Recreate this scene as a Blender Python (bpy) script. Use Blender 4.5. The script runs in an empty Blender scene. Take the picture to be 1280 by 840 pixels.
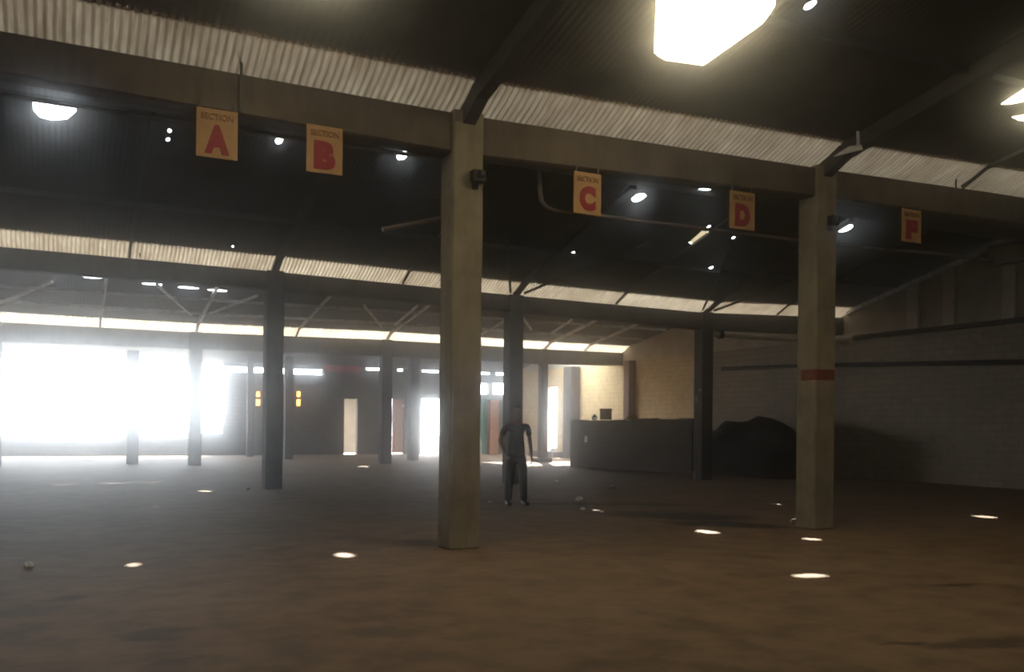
import bpy, bmesh, math, random
from mathutils import Vector, Matrix, noise
from mathutils.geometry import delaunay_2d_cdt
random.seed(7)
C = bpy.context.scene.collection
sin, cos, pi = math.sin, math.cos, math.pi

# ------------------------------------------------------------------ camera model
F, CX, CY, H = 1137.0, 640.0, 533.0, 1.5
YAW, ROLL = math.radians(26.4), 0.010
FW = Vector((sin(YAW), cos(YAW), 0)); RT = Vector((cos(YAW), -sin(YAW), 0)); UP = Vector((0, 0, 1))
EYE = Vector((0, 0, H))

def ray(px, py):
    xr, yr = px - CX, CY - py
    x = xr*cos(ROLL) - yr*sin(ROLL); y = yr*cos(ROLL) + xr*sin(ROLL)
    return FW + RT*(x/F) + UP*(y/F)
def G(px, py, z=0.0):                       # point of the photograph on a level plane
    d = ray(px, py); return EYE + d*((z - H)/d.z)
def V(px, py, v):                           # ... on a plane parallel to the beams
    d = ray(px, py); return EYE + d*(v/d.y)
def U(px, py, u):                           # ... on a plane parallel to the right wall
    d = ray(px, py); return EYE + d*(u/d.x)

# ------------------------------------------------------------------ helpers
def tag(o, label=None, cat=None, group=None, kind=None):
    if label: o['label'] = label
    if cat: o['category'] = cat
    if group: o['group'] = group
    if kind: o['kind'] = kind
    return o
def obj(name, bm, m, parent=None, smooth=False, recalc=True):
    if recalc: bmesh.ops.recalc_face_normals(bm, faces=bm.faces[:])
    me = bpy.data.meshes.new(name); bm.to_mesh(me); bm.free()
    if smooth:
        for p in me.polygons: p.use_smooth = True
    for mm in (m if isinstance(m, (list, tuple)) else [m]): me.materials.append(mm)
    o = bpy.data.objects.new(name, me); C.objects.link(o)
    if parent: o.parent = parent
    return o
def empty(name, loc, rz=0):
    o = bpy.data.objects.new(name, None); C.objects.link(o); o.location = loc; o.rotation_euler = (0, 0, rz)
    o.empty_display_size = .2
    return o
def box(bm, c, s, mat=None, bev=0.0):
    r = bmesh.ops.create_cube(bm, size=1.0)
    vs = r['verts']
    bmesh.ops.scale(bm, verts=vs, vec=s)
    if bev > 0:
        es = list({e for v in vs for e in v.link_edges})
        rr = bmesh.ops.bevel(bm, geom=es, offset=bev, segments=1, affect='EDGES')
        vs = list({v for f in rr['faces'] for v in f.verts} | {v for v in vs if v.is_valid})
    if mat is not None: bmesh.ops.transform(bm, matrix=mat, verts=vs)
    bmesh.ops.translate(bm, verts=vs, vec=c)
    return vs
def bar(bm, a, b, w, h, up=Vector((0, 0, 1))):   # rectangular bar from a to b
    a, b = Vector(a), Vector(b); d = (b - a); L = d.length; d.normalize()
    s = d.cross(up); s = s.normalized() if s.length > 1e-5 else Vector((1, 0, 0)); n = s.cross(d)
    q = []
    for p in (a, b):
        q.append([bm.verts.new(p + s*(i*w/2) + n*(j*h/2)) for i, j in ((-1, -1), (1, -1), (1, 1), (-1, 1))])
    for k in range(4): bm.faces.new((q[0][k], q[0][(k+1) % 4], q[1][(k+1) % 4], q[1][k]))
    bm.faces.new(q[0]); bm.faces.new(q[1])
def tube(bm, pts, r, n=8):
    pts = [Vector(p) for p in pts]; rings = []
    for i, p in enumerate(pts):
        d = (pts[min(i+1, len(pts)-1)] - pts[max(i-1, 0)]).normalized()
        s = d.cross(Vector((0, 0, 1))); s = s.normalized() if s.length > 1e-4 else Vector((1, 0, 0)); t = s.cross(d)
        rr = r[i] if isinstance(r, (list, tuple)) else r
        rings.append([bm.verts.new(p + s*rr*cos(2*pi*k/n) + t*rr*sin(2*pi*k/n)) for k in range(n)])
    for a, b in zip(rings, rings[1:]):
        for k in range(n): bm.faces.new((a[k], a[(k+1) % n], b[(k+1) % n], b[k]))
    bm.faces.new(rings[0]); bm.faces.new(rings[-1])
def ellipsoid(bm, c, r, seg=16, mat=None):
    rr = bmesh.ops.create_uvsphere(bm, u_segments=seg, v_segments=max(6, seg*2//3), radius=1.0)
    bmesh.ops.scale(bm, verts=rr['verts'], vec=r)
    if mat is not None: bmesh.ops.transform(bm, matrix=mat, verts=rr['verts'])
    bmesh.ops.translate(bm, verts=rr['verts'], vec=c)
    return rr['verts']

# ------------------------------------------------------------------ materials
class NT:
    def __init__(s, name):
        s.m = bpy.data.materials.new(name); s.m.use_nodes = True; s.t = s.m.node_tree; s.t.nodes.clear()
        s.out = s.t.nodes.new('ShaderNodeOutputMaterial')
    def n(s, ty, **kw):
        nd = s.t.nodes.new('ShaderNode' + ty)
        for k, v in kw.items(): setattr(nd, k, v)
        return nd
    def l(s, a, b): s.t.links.new(a, b)
    def coord(s, scale=(1, 1, 1), rot=(0, 0, 0)):
        tc = s.n('TexCoord'); mp = s.n('Mapping'); s.l(tc.outputs['Object'], mp.inputs['Vector'])
        mp.inputs['Scale'].default_value = scale; mp.inputs['Rotation'].default_value = rot
        return mp.outputs['Vector']
    def noise(s, vec, scale, detail=5, rough=.6):
        n = s.n('TexNoise'); s.l(vec, n.inputs['Vector']); n.inputs['Scale'].default_value = scale
        n.inputs['Detail'].default_value = detail; n.inputs['Roughness'].default_value = rough
        return n.outputs['Fac']
    def ramp(s, fac, stops):
        r = s.n('ValToRGB'); s.l(fac, r.inputs['Fac']); e = r.color_ramp.elements
        while len(e) < len(stops): e.new(.5)
        for x, (p, c) in zip(e, stops): x.position = p; x.color = (*c, 1) if len(c) == 3 else c
        return r.outputs['Color']
    def mix(s, fac, a, b, mode='MIX'):
        m = s.n('Mix', data_type='RGBA', blend_type=mode)
        for sock, v in ((m.inputs[0], fac), (m.inputs[6], a), (m.inputs[7], b)):
            if hasattr(v, 'links') or hasattr(v, 'is_linked'): s.l(v, sock)
            else: sock.default_value = v if not isinstance(v, tuple) else ((*v, 1) if len(v) == 3 else v)
        return m.outputs[2]
    def math(s, op, a, b=0.0):
        m = s.n('Math', operation=op)
        for i, v in enumerate((a, b)):
            if hasattr(v, 'is_linked'): s.l(v, m.inputs[i])
            else: m.inputs[i].default_value = v
        return m.outputs[0]
    def bump(s, h, strength=.3, dist=.01):
        b = s.n('Bump'); s.l(h, b.inputs['Height']); b.inputs['Strength'].default_value = strength
        b.inputs['Distance'].default_value = dist; return b.outputs['Normal']
    def principled(s, col, rough=.8, nrm=None, metal=0.0, spec=.3):
        p = s.n('BsdfPrincipled')
        for k, v in (('Base Color', col), ('Roughness', rough), ('Metallic', metal), ('Specular IOR Level', spec)):
            if hasattr(v, 'is_linked'): s.l(v, p.inputs[k])
            else: p.inputs[k].default_value = (*v, 1) if isinstance(v, tuple) else v
        if nrm is not None: s.l(nrm, p.inputs['Normal'])
        s.l(p.outputs[0], s.out.inputs['Surface']); return p
def plain(name, col, var=.25, scale=6, rough=.75, metal=0.0, bump=.15):
    t = NT(name); v = t.coord(); f = t.noise(v, scale)
    a = tuple(c*(1-var) for c in col); b = tuple(min(1, c*(1+var)) for c in col)
    t.principled(t.ramp(f, [(.3, a), (.7, b)]), rough, t.bump(t.noise(v, scale*6, 3), bump), metal)
    return t.m

M = {}
def concrete(name, base, band=None):
    t = NT(name); v = t.coord(); vs = t.coord((2.2, 2.2, .35))
    c = t.ramp(t.noise(v, 2.2, 6), [(.28, tuple(x*.62 for x in base)), (.5, base), (.75, tuple(min(1, x*1.28) for x in base))])
    st = t.ramp(t.noise(vs, 4.0, 5), [(.45, (0, 0, 0)), (.7, (1, 1, 1))])
    c = t.mix(t.math('MULTIPLY', st, .45), c, tuple(x*.5 for x in (base[0]*1.1, base[1]*.95, base[2]*.8)))
    if band:
        tc = t.n('TexCoord'); sp = t.n('SeparateXYZ'); t.l(tc.outputs['Object'], sp.inputs[0])
        wob = t.math('MULTIPLY', t.math('SUBTRACT', t.noise(v, 9, 3), .5), .05)
        z = t.math('ADD', sp.outputs['Z'], wob)
        m = t.math('MULTIPLY', t.math('GREATER_THAN', z, band[0]), t.math('LESS_THAN', z, band[1]))
        m = t.math('MULTIPLY', m, t.math('GREATER_THAN', t.noise(v, 14, 4), .36))
        m = t.math('MULTIPLY', m, t.math('LESS_THAN', sp.outputs['Y'], .1))
        c = t.mix(m, c, (.17, .045, .028))
    h = t.noise(v, 30, 6)
    t.principled(c, .9, t.bump(h, .35, .01), spec=.15)
    return t.m
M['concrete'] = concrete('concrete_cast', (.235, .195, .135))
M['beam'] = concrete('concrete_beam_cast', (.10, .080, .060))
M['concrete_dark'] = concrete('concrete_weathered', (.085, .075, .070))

# ---- brick
def brick(name, c1, c2, mortar, soot=(.05, .045, .04), sootamt=.6, bw=.42, bh=.19, axis='x'):
    t = NT(name); tc = t.n('TexCoord'); sp = t.n('SeparateXYZ'); cb = t.n('CombineXYZ')
    t.l(tc.outputs['Object'], sp.inputs[0])
    t.l(sp.outputs['X' if axis == 'x' else 'Y'], cb.inputs[0]); t.l(sp.outputs['Z'], cb.inputs[1])
    b = t.n('TexBrick'); t.l(cb.outputs[0], b.inputs['Vector'])
    b.inputs['Color1'].default_value = (*c1, 1); b.inputs['Color2'].default_value = (*c2, 1); b.inputs['Mortar'].default_value = (*mortar, 1)
    b.inputs['Scale'].default_value = 1.0; b.inputs['Mortar Size'].default_value = .016; b.inputs['Brick Width'].default_value = bw; b.inputs['Row Height'].default_value = bh
    v = t.coord(); f = t.ramp(t.noise(v, .55, 6), [(.38, (0, 0, 0)), (.68, (1, 1, 1))])
    c = t.mix(t.math('MULTIPLY', f, sootamt), b.outputs['Color'], soot)
    f2 = t.noise(v, 3.5, 5)
    c = t.mix(.5, c, t.ramp(f2, [(.3, tuple(x*.5 for x in c1)), (.7, c1)]))
    h = t.math('ADD', t.math('MULTIPLY', b.outputs['Fac'], -.6), t.math('MULTIPLY', t.noise(v, 25, 4), .4))
    t.principled(c, .92, t.bump(h, .6, .015), spec=.1)
    return t.m
M['brick_dark'] = brick('painted_block_wall', (.36, .30, .225), (.27, .225, .17), (.13, .105, .08), sootamt=.6, axis='y')
M['brick_lit'] = brick('painted_light_block_wall', (.62, .46, .26), (.55, .40, .22), (.38, .28, .16), soot=(.28, .17, .09), sootamt=.4, axis='y')  # lighter copy of the right wall, daylight painted into its colour
M['brick_back'] = brick('sooty_block_wall', (.13, .115, .10), (.11, .10, .09), (.07, .065, .06))
M['brick_cream'] = brick('cream_block_wall', (.62, .50, .32), (.55, .44, .28), (.40, .32, .2), soot=(.30, .2, .1), sootamt=.35)
M['brick_pony'] = brick('rough_block_wall', (.14, .11, .095), (.11, .09, .08), (.08, .07, .06))

# ---- floor : brown screeded concrete with stains that have their own shapes
def floor_mat():
    t = NT('floor_screed'); v = t.coord()
    a = t.noise(v, .35, 7, .6); b = t.noise(v, 2.4, 6, .65)
    c = t.ramp(a, [(.32, (.110, .064, .036)), (.5, (.178, .108, .061)), (.68, (.238, .150, .088))])
    c = t.mix(.5, c, t.ramp(b, [(.36, (.06, .045, .028)), (.55, (.19, .122, .072)), (.8, (.28, .19, .118))]))
    tc = t.n('TexCoord')
    wob = t.n('TexNoise'); t.l(tc.outputs['Object'], wob.inputs['Vector']); wob.inputs['Scale'].default_value = 1.7; wob.inputs['Detail'].default_value = 4
    wv = t.n('VectorMath', operation='MULTIPLY_ADD'); t.l(wob.outputs['Color'], wv.inputs[0]); wv.inputs[1].default_value = (.9, .9, 0); t.l(tc.outputs['Object'], wv.inputs[2])
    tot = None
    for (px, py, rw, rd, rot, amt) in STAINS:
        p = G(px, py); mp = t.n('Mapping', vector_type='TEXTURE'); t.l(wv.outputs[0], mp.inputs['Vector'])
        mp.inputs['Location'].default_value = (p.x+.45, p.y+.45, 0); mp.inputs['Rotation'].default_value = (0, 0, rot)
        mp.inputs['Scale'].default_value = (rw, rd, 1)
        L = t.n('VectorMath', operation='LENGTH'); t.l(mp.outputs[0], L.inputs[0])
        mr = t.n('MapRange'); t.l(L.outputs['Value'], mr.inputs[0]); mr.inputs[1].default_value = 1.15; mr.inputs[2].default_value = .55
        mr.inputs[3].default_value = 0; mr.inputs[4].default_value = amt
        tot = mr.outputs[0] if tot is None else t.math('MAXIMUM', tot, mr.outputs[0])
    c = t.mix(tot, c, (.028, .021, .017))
    t.principled(c, .72, t.bump(t.math('ADD', t.noise(v, 14, 6), t.math('MULTIPLY', b, 2.0)), .35, .012), spec=.25)
    return t.m
# px, py, half width, half depth, rotation, amount
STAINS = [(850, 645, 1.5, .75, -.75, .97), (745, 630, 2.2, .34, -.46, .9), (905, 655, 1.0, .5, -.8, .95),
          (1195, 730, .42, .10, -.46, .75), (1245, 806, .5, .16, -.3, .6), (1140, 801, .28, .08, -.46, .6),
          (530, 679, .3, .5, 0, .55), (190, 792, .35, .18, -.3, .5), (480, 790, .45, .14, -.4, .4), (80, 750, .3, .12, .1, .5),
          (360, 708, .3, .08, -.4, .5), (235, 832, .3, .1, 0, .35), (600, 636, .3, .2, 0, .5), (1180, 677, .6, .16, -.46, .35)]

def pale_sheet(name, trans, col=(.40, .32, .25)):
    t = NT(name); v = t.coord(); vs = t.coord((8, .8, .8))
    f = t.ramp(t.noise(vs, 2.5, 4), [(.3, (.6, .54, .48)), (.65, (1, 1, 1))])
    f = t.mix(.5, f, t.ramp(t.noise(v, 1.3, 5), [(.3, (.45, .38, .3)), (.65, (1, .98, .92))]), 'MULTIPLY')
    w = t.n('TexWave', wave_type='BANDS', bands_direction='X'); t.l(v, w.inputs['Vector']); w.inputs['Scale'].default_value = 3.14159*2/.085/20; w.inputs['Distortion'].default_value = .6
    f = t.mix(.75, f, t.ramp(w.outputs['Fac'], [(.15, (.42, .36, .30)), (.6, (1, 1, 1))]), 'MULTIPLY')  # dark bands along the grooves, corrugation shade painted into the colour
    d = t.n('BsdfDiffuse'); t.l(t.mix(1.0, f, col, 'MULTIPLY'), d.inputs['Color'])
    tr = t.n('BsdfTranslucent'); t.l(t.mix(1.0, f, tuple(c*trans for c in (1, .88, .68)), 'MULTIPLY'), tr.inputs['Color'])
    a = t.n('AddShader'); t.l(d.outputs[0], a.inputs[0]); t.l(tr.outputs[0], a.inputs[1]); t.l(a.outputs[0], t.out.inputs['Surface'])
    return t.m
STRIP_T = (.013, .045, .16)
M['strip'] = [pale_sheet('fibre_sheet_dirty', STRIP_T[0]), pale_sheet('fibre_sheet_worn', STRIP_T[1]), pale_sheet('fibre_sheet_clean', STRIP_T[2])]

def roof_mat():
    t = NT('sooty_roof_sheet'); v = t.coord(); w = t.n('TexWave', wave_type='BANDS', bands_direction='X'); t.l(v, w.inputs['Vector']); w.inputs['Scale'].default_value = 3.4
    c = t.ramp(t.noise(v, 1.2, 5), [(.3, (.038, .032, .027)), (.7, (.074, .062, .050))])
    t.principled(c, .75, t.bump(w.outputs['Fac'], .25, .012), spec=.2); return t.m
M['roof'] = roof_mat()
M['steel'] = plain('dark_steel', (.05, .045, .042), rough=.6)
M['steel_pale'] = plain('pale_and_lit_steel', (.72, .71, .69), rough=.5)  # pale flashing, and far roof steel whose paleness stands for light
M['rust'] = plain('rusted_pipe', (.085, .062, .05), rough=.6)
M['black'] = plain('black_iron', (.015, .014, .014), rough=.6)
M['ground'] = plain('yard_ground', (.42, .38, .33), scale=.8, rough=.95)
M['plaster'] = plain('grimy_plaster', (.40, .35, .28), scale=1.5, rough=.9)
M['white_plaster'] = plain('white_plaster', (.60, .54, .45), scale=1.2, rough=.9)
M['brown_wood'] = plain('brown_timber', (.13, .06, .035), rough=.7)
M['orange_wood'] = plain('orange_brown_door', (.42, .19, .10), rough=.7)
M['red'] = plain('faded_red_board', (.34, .06, .045), rough=.8)
M['green'] = plain('green_paint', (.05, .16, .10), rough=.7)
M['paper'] = plain('white_paper', (.75, .74, .70), rough=.9)
M['sack'] = plain('pale_sacking', (.60, .55, .48), rough=.95)
M['heap'] = plain('black_soil', (.022, .019, .017), scale=3, rough=1.0, bump=.6)
M['sign'] = plain('ochre_sign_board', (.31, .175, .072), var=.18, scale=4, rough=.7)
M['sign_red'] = plain('crimson_sign_paint', (.20, .010, .016), var=.1, rough=.6)
M['sign_brown'] = plain('brown_sign_paint', (.13, .05, .02), var=.1, rough=.6)
M['skin'] = plain('skin', (.20, .10, .065), var=.1, rough=.6)
M['hair'] = plain('black_hair', (.012, .010, .009), rough=.8)
M['shirt'] = plain('navy_shirt', (.022, .026, .045), rough=.9)
M['trousers'] = plain('black_trousers', (.011, .011, .013), rough=.9)
M['shoes'] = plain('black_shoes', (.01, .009, .009), rough=.5)
def amber():
    t = NT('amber_pane'); g = t.n('BsdfTransparent'); g.inputs['Color'].default_value = (.9, .62, .28, 1)
    d = t.n('BsdfTranslucent'); d.inputs['Color'].default_value = (.7, .45, .18, 1)
    m = t.n('MixShader'); m.inputs[0].default_value = .4; t.l(g.outputs[0], m.inputs[1]); t.l(d.outputs[0], m.inputs[2]); t.l(m.outputs[0], t.out.inputs['Surface']); return t.m
M['amber'] = amber()
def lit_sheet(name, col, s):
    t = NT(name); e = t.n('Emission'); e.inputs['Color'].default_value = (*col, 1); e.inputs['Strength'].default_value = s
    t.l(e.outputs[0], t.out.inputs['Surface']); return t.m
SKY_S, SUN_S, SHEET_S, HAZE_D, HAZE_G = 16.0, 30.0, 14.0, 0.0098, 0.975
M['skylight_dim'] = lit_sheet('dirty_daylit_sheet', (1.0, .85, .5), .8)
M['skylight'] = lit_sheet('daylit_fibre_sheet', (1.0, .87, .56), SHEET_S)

# ------------------------------------------------------------------ plan of the hall, read from the photograph
v1 = .5*(G(573, 688).y + G(1018, 657).y)
v2 = (G(340, 611).y + G(878, 599).y)/2
v3 = (G(243, 582).y + G(481, 579).y)/2
v4 = G(437, 568).y
uR = U(1280, 612, 1).x and G(1280, 612).x
uL = -11.0
v0 = v1 - (v2 - v1); vF = v0 - 9.0
print('plan v0..v4', v0, v1, v2, v3, v4, 'uR', uR, [tuple(round(c, 2) for c in G(*p)) for p in ((573, 688), (1018, 657), (340, 611), (640, 605), (878, 599), (243, 582), (481, 579), (1280, 612))])

def lerp_tab(tab):
    tab = sorted(tab)
    def f(u):
        if u <= tab[0][0]: return tab[0][1]
        for (a, x), (b, y) in zip(tab, tab[1:]):
            if u <= b: return x + (y-x)*(u-a)/(b-a)
        return tab[-1][1]
    return f
def line(v, pts):
    t = [];
    for px, py in pts:
        p = V(px, py, v); t.append((p.x, p.z))
    return t
BW = .30
top1 = line(v1-BW/2, [(0, 36), (584, 142), (1026, 209), (1280, 245)]); bot1 = line(v1-BW/2, [(0, 90), (584, 193), (1026, 246), (1280, 280)])
top2 = line(v2-BW/2, [(0, 307), (340, 338), (640, 368), (880, 390), (1068, 397)]); bot2 = line(v2-BW/2, [(0, 336), (340, 362), (640, 389), (880, 412), (1068, 419)])
top3 = line(v3-BW/2, [(0, 402), (245, 415), (475, 424), (680, 436), (822, 443)]); bot3 = line(v3-BW/2, [(0, 427), (245, 436), (475, 445), (680, 455), (822, 458)])
for n_, t_ in (('t1', top1), ('b1', bot1), ('t2', top2), ('b2', bot2), ('t3', top3), ('b3', bot3)): print(n_, [(round(a, 2), round(b, 2)) for a, b in t_])
def fit(tab):       # straight gutter line through the read points
    n = len(tab); mx = sum(a for a, _ in tab)/n; my = sum(b for _, b in tab)/n
    k = sum((a-mx)*(b-my) for a, b in tab)/sum((a-mx)**2 for a, _ in tab)
    return k, my-k*mx
ZT = [None, lerp_tab(top1), lerp_tab(top2), lerp_tab(top3)]
ZB = [None, lerp_tab(bot1), lerp_tab(bot2), lerp_tab(bot3)]
zt0 = sum(b for _, b in top1)/len(top1)
ZT[0] = lambda u: zt0
z4 = 4.45
ZT.append(lambda u: z4)
VV = [v0, v1, v2, v3, v4]
SW, SR = .55, .27        # pale eave sheet: run and rise
RIDGE = {0: zt0+1.25, 1: zt0+1.15, 2: ZT[2](8)+1.0, 3: ZT[3](8)+.55}
def roof_z(u, v):
    for j in range(4):
        if VV[j] <= v <= VV[j+1]:
            vm = .5*(VV[j]+VV[j+1]); zr = RIDGE[j]
            if v >= vm:
                s = VV[j+1]-v; z0 = ZT[j+1](u); L = VV[j+1]-vm
            else:
                s = v-VV[j]; z0 = ZT[j](u); L = vm-VV[j]
            if s <= SW: return z0 + SR*s/SW
            return z0+SR + (zr-z0-SR)*(s-SW)/(L-SW)
    return zt0 + .25*(v0 - v) if v < v0 else z4
def roof_hit(px, py, vmin=None):
    d = ray(px, py); t = .5 if vmin is None else vmin/d.y
    while t < 60:
        p = EYE + d*t
        if p.z >= roof_z(p.x, p.y): return p
        t += .01
    return None

SPAN = []   # rafter lines: every column and every mid span
ucols = sorted([G(573, 688).x, G(1018, 657).x]); du = ucols[1]-ucols[0]
u0c = [G(340, 611).x, G(640, 605).x, G(878, 599).x]
print('col u', ucols, u0c, [G(243, 582).x, G(481, 579).x, G(678, 578).x])

# ------------------------------------------------------------------ sun
pairs = [((491, 206), (430, 694)), ((800, 245), (885, 665)), ((1072, 278), (1231, 646))]
sv_ = Vector((0, 0, 0))
for a, b in pairs:
    h = roof_hit(*a, vmin=v1+.3); g = G(*b); w = (g-h); w = w/(-w.z); sv_ += w; print('sun pair', h, g, w)
SUN = (sv_/3).normalized(); print('SUN', SUN)

# ------------------------------------------------------------------ setting
STRUCT = dict(kind='structure')
def struct(name, bm, m, label=None, recalc=True):
    o = obj(name, bm, m, recalc=recalc); o['kind'] = 'structure'
    if label: o['label'] = label
    return o
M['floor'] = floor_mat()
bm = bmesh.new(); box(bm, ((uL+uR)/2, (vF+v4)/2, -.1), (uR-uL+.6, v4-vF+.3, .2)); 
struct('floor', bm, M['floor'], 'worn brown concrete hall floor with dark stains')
bm = bmesh.new(); box(bm, (5, v4+45, -.2), (200, 89.5, .2)); struct('ground', bm, M['ground'], 'bare sunlit ground outside the hall')

# walls with openings: cells between the opening edges, one mesh
def wall(name, along, at, thick, a0, a1, z0, z1, holes, m, label, topf=None):
    bm = bmesh.new()
    xs = sorted({a0, a1} | {min(max(x, a0), a1) for h in holes for x in h[:2]}); zs = sorted({z0, z1} | {min(max(z, z0), z1) for h in holes for z in h[2:]})
    for i in range(len(xs)-1):
        for k in range(len(zs)-1):
            x, z = .5*(xs[i]+xs[i+1]), .5*(zs[k]+zs[k+1])
            if any(h[0] < x < h[1] and h[2] < z < h[3] for h in holes): continue
            c = (x, at, z) if along == 'x' else (at, x, z); w, hh = xs[i+1]-xs[i], zs[k+1]-zs[k]
            box(bm, c, (w, thick, hh) if along == 'x' else (thick, w, hh))
    bmesh.ops.remove_doubles(bm, verts=bm.verts[:], dist=1e-4)
    dup = {}                                             # drop the inner faces between cells
    for f in bm.faces: dup.setdefault(tuple(sorted(v.index for v in f.verts)), []).append(f)
    bm.verts.index_update()
    dup = {}
    for f in bm.faces: dup.setdefault(frozenset(v.index for v in f.verts), []).append(f)
    bmesh.ops.delete(bm, geom=[f for g in dup.values() if len(g) > 1 for f in g], context='FACES_ONLY')
    return struct(name, bm, m, label)
def R4(x0, x1, y0, y1, v=None):     # pixel rectangle on the back wall -> u0,u1,z0,z1
    v = v4 if v is None else v; a = V(x0, .5*(y0+y1), v).x; b = V(x1, .5*(y0+y1), v).x
    t = V(.5*(x0+x1), y0, v).z; c = V(.5*(x0+x1), y1, v).z
    return [a, b, max(0.0, c), t]
big = R4(0, 279, 440, 541); big[0] = uL+.6; big[3] = z4-.05
holes = [big]
slit = R4(279.5, 405, 459, 467.5); holes.append(slit)
vent = [R4(320.5, 326, 489, 496), R4(320, 326.5, 499, 507), R4(371, 376.5, 489, 496), R4(370.5, 377, 499, 507)]; holes += vent
d1 = R4(428.5, 448, 497, 569); d1[2] = 0; d2 = R4(487, 507, 497, 572); d2[2] = 0; d3 = R4(525, 552, 497, 574); d3[2] = 0
holes += [d1, d2, d3]
wb = [R4(596, 612, 478, 494), R4(615, 640, 478, 494), R4(655, 672, 478, 494)]; holes += wb
eav = [R4(a, b, 447+k, 451+k) for a, b, k in ((440, 448, -1), (458, 478, 0), (497, 505, 1), (528, 550, 2), (598, 614, 4), (620, 640, 4), (656, 664, 4))]
for e in eav: e[3] = min(e[3], z4-.02); e[2] = e[3]-.12
holes += eav
wall('wall_back', 'x', v4+.12, .24, uL, uR, 0, z4+.3, holes, M['brick_back'], 'dark block back wall with doorways and slit windows')
# right wall: block wall with a plastered gable above it following the roof
bm = bmesh.new()
zg = 4.42
def profile(v): return roof_z(uR-.05, v)
n = 160; vsr = [vF + (v4-vF)*k/n for k in range(n+1)]
va_, vb_ = U(696, 520, uR).y, U(684, 520, uR).y
gap = [va_, vb_, U(690, 566, uR).z, U(690, 484, uR).z]; print('right doorway', gap)
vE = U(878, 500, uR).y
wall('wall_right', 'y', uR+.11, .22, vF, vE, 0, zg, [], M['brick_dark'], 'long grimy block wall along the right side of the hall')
wall('wall_right_end', 'y', uR+.11, .22, vE, v4, 0, zg, [gap], M['brick_lit'], 'far right end of the block wall, coloured cream for the light on it')
bm = bmesh.new()
gA = [bm.verts.new((uR+.04, v, min(zg, profile(v)-.05))) for v in vsr]; gB = [bm.verts.new((uR+.04, v, profile(v)-.012)) for v in vsr]
gC = [bm.verts.new((uR+.18, v, min(zg, profile(v)-.05))) for v in vsr]; gD = [bm.verts.new((uR+.18, v, profile(v)-.012)) for v in vsr]
for k in range(n):
    bm.faces.new((gA[k], gA[k+1], gB[k+1], gB[k])); bm.faces.new((gC[k], gC[k+1], gD[k+1], gD[k])); bm.faces.new((gB[k], gB[k+1], gD[k+1], gD[k]))
o = struct('wall_right_gable', bm, M['plaster'], 'pale plastered gable infill above the right wall')
# left and front walls (behind / beside the camera)
bm = bmesh.new(); box(bm, (uL-.12, (vF+v4)/2, 3.4), (.24, v4-vF, 6.8)); struct('wall_left', bm, M['brick_dark'])
wall('wall_front', 'x', vF-.12, .24, uL, uR, 0, 8.6, [[-1.0, .6, 0, 2.4]], M['brick_dark'], None)

# ------------------------------------------------------------------ roof
HOLES = []          # polygons in (u, v)
def ell(c, ru, rv, rot=0, n=14, jag=.12):
    out = []
    for k in range(n):
        a = 2*pi*k/n; q = 1 + random.uniform(-jag, jag); x, y = ru*q*cos(a), rv*q*sin(a)
        out.append((c[0] + x*cos(rot)-y*sin(rot), c[1] + x*sin(rot)+y*cos(rot)))
    return out
def hole_for_spot(px, py, ru, rv, rot=0):
    g = G(px, py); t = 2.0; 
    while t < 14:
        p = g - SUN*t
        if p.z >= roof_z(p.x, p.y): break
        t += .01
    HOLES.append(ell((p.x, p.y), ru, rv, rot)); print('spot', px, py, '-> hole', tuple(round(c, 2) for c in p))
def hole_seen(pts, vmin):
    q = [roof_hit(x, y, vmin) for x, y in pts]
    HOLES.append([(p.x, p.y) for p in q])
def hole_px(px, py, ru, rv, rot=0, vmin=None):
    p = roof_hit(px, py, vmin); HOLES.append(ell((p.x, p.y), ru, rv, rot)); print('hole', px, py, tuple(round(c, 2) for c in p))
for s in ((430, 694, .10, .16), (885, 665, .13, .18), (1231, 646, .17, .18), (1015, 674, .10, .14), (167, 706, .06, .10), (256, 614, .14, .22),
          (1013, 719.5, .18, .13, -.2), (547, 608, .04, .09), (128, 618, .05, .08), (195, 633, .05, .06)):
    hole_for_spot(*s)
vb = v1+.4
hole_seen([(41, 127), (68, 126), (95, 131), (95, 139), (84, 148), (66, 150), (50, 146), (42, 137)], vb)
for a in ((212, 163, .03, .05), (210, 174, .03, .045), (715, 317, .05, .12), (888, 335, .04, .1), (735, 283, .02, .03),
          (886, 283, .03, .05), (899, 283, .03, .05), (917, 297, .03, .05), (1056, 279, .03, .05), (291, 308, .02, .03)):
    hole_px(*a, **({} if len(a) == 5 else {}), vmin=vb) if len(a) == 5 else hole_px(a[0], a[1], a[2], a[3], 0, vb)
# gaps along the roof lap of the third bay, just under the second beam
LAPS = [(36, 338.5), (75, 342.5), (115, 346.5), (190, 355), (235, 359.5), (272, 363)]
for px, py in LAPS:
    p = roof_hit(px, py, v2+.5); HOLES.append(ell((p.x, p.y), .3, .07, 0, 12, .1)); print('lap', tuple(round(c, 2) for c in p))
# bright gaps over the floor at the back
for s in ((612, 567, .45, .7), (702, 578, .4, .5), (455, 583, .2, .3)):
    hole_for_spot(*s)
p = roof_hit(1012, 6); HOLES.append(ell((p.x, p.y), .05, .08)); print('near hole', p)

HOLES.append([(uR-4.4, v3+1.2), (uR-.4, v3+1.2), (uR-.4, v3+5.2), (uR-4.4, v3+5.2)])
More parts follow.
